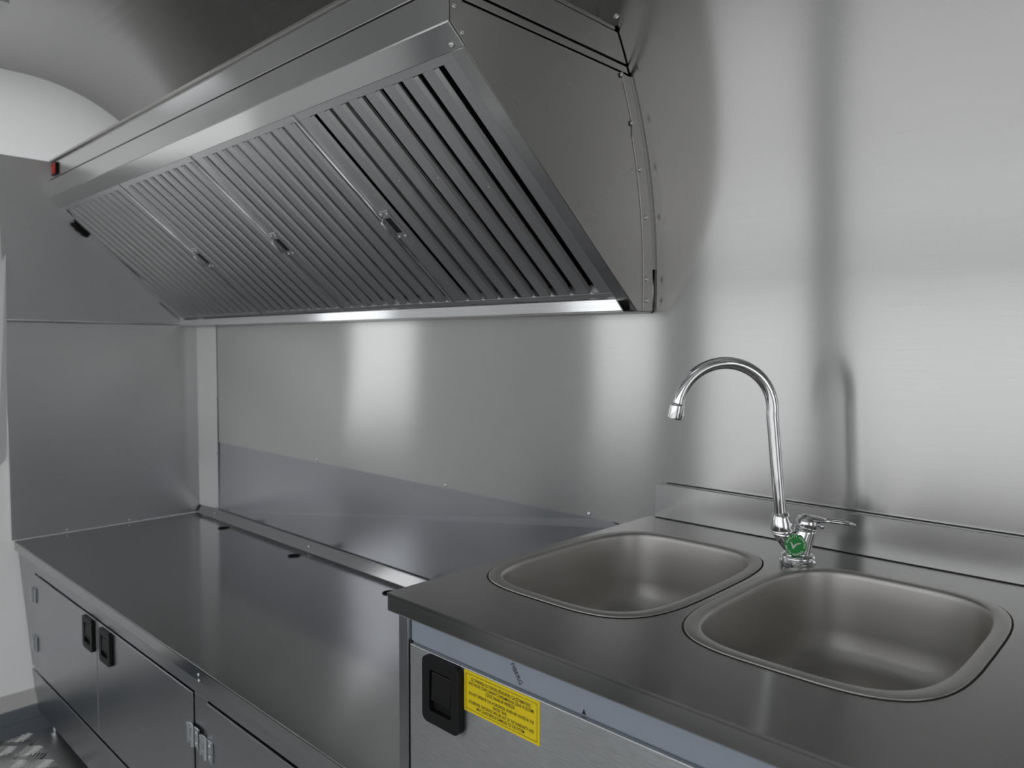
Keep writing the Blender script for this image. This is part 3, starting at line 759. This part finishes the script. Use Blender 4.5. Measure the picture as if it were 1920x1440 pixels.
mb = MB(); mb.rings([disc(F(x, y), r * PX, axd) for x, y, r in ((1265.2, 758, 11.4), (1265, 760, 13), (1264.7, 762, 14.2), (1264.4, 764, 14.2), (1260.6, 784.5, 14.4), (1260.2, 787, 13.6), (1260.1, 787.5, 11.5), (1260.6, 784, 10.5))])
mb.build('aerator', 'chrome', fa_, smooth=True, ang=50)
# cartridge cap + lever
axc = F(1511, 972) - F(1506, 995)
mb = MB(); mb.rings([disc(F(x, y), r * PX, axc) for x, y, r in ((1508, 993, 19.4), (1508.5, 991, 20), (1509, 989.4, 18.8), (1509.4, 988, 18.8), (1510, 986.4, 20), (1511.5, 977, 19.2), (1512, 972, 16.5), (1512.4, 970.5, 11))])
mb.build('cartridge_cap', 'chrome', fa_, smooth=True, ang=50)
lev = MB()
stn = [(1500, 973, 9, 5), (1506, 973, 15.5, 8), (1518, 975, 16, 9), (1528, 976, 13.5, 7.5), (1538, 976.5, 11, 5.4), (1546, 977, 10, 4.2)]
def lring(x, y, w, t, o=0.0, seg=16):
    return [F(x, y, o) + ff * (w * PX * math.cos(2 * math.pi * k / seg)) + UPZ * (t * PX * math.sin(2 * math.pi * k / seg)) for k in range(seg)]
lev.rings([lring(*q) for q in stn])
for sg in (-1, 1):                                    # two rails around the opening in the lever
    lev.rings([lring(x, y, 3.2, t, sg * o * PX) for x, y, t, o in ((1543, 976.5, 3.4, 6.5), (1552, 977, 3.3, 8.3), (1564, 978.3, 3.1, 9.2), (1576, 980, 3.0, 8.8), (1586, 982, 2.9, 7), (1592, 983, 2.8, 4.5))])
lev.rings([lring(*q) for q in ((1586, 982, 7.5, 3.0), (1592, 983.2, 8.5, 3.2), (1598, 984.6, 6.8, 3.0), (1601.5, 985.5, 3.5, 1.8))])
lev.build('lever', 'chrome', fa_, smooth=True)
mb = MB(); c = F(1539, 988)
mb.rings([[c + Vector((math.sin(t) * math.cos(a), math.sin(t) * math.sin(a), math.cos(t))) * (5.2 * PX) for a in [2 * math.pi * k / 14 for k in range(14)]] for t in [math.pi * (i + .3) / 8.6 for i in range(9)]])
mb.tube([F(1520, 982), F(1537, 987)], [5 * PX, 3 * PX], 12)
mb.build('lever_screw', 'chrome', fa_, smooth=True)
# green sticker: disc bent over the body front
sk = MB(); nrm = (ff + UPZ * .10 - fr_dir * .10).normalized(); sr = (fr_dir - nrm * fr_dir.dot(nrm)).normalized(); su = nrm.cross(sr)
if su.z < 0: su = -su
sc0 = F(1481.5, 1018, 23 * PX); rad = 20 * PX
sk.rings([[sc0 - nrm * .003 + (sr * math.cos(a) + su * math.sin(a)) * rad for a in [2 * math.pi * k / 40 for k in range(40)]], [sc0 + (sr * math.cos(a) + su * math.sin(a)) * rad for a in [2 * math.pi * k / 40 for k in range(40)]]], True)
def glyph(ch, ang, r, size, flip=False):
    vs, fs = text_polys(ch, size, .0004)
    a = math.radians(ang); o = sc0 + nrm * .0012 + (sr * math.cos(a) + su * math.sin(a)) * r
    e_up = (sr * math.cos(a) + su * math.sin(a)); e_r = (sr * math.sin(a) - su * math.cos(a))
    if flip: e_up, e_r = -e_up, -e_r
    sk.add([o + e_r * v.x + e_up * (v.y - size * .35) for v in vs], fs, 1)
txt = 'QUALITY CONTROL'
for i, ch in enumerate(txt):
    if ch != ' ': glyph(ch, 158 - i * 12.6, rad * .83, .0125)
txt = 'KAL\u0130TE KONTROL'
for i, ch in enumerate(txt):
    if ch != ' ': glyph(ch, 184 + i * 10.4, rad * .83, .0125, True)
ck = [(-.36, .26), (-.26, .22), (-.16, -.05), (.42, .17), (.46, .26), (.20, .22), (-.08, .06), (-.20, -.32), (-.27, -.30)]
ck = [(-.40, .28), (-.30, .27), (-.16, -.02), (.10, .16), (.42, .20), (.42, .12), (.12, .06), (-.17, -.30), (-.22, -.28)]
tri = tessellate_polygon([[Vector((a, b, 0)) for a, b in ck]])
sk.add([sc0 + nrm * .0012 + sr * (a * rad * 1.15) + su * (b * rad * 1.15) for a, b in ck], [tuple(t) for t in tri], 1)
so = sk.build('sticker', 'green', fa_, mats=['green', 'whiteink'], fix=False); so['label'] = 'round green quality control sticker with white tick'
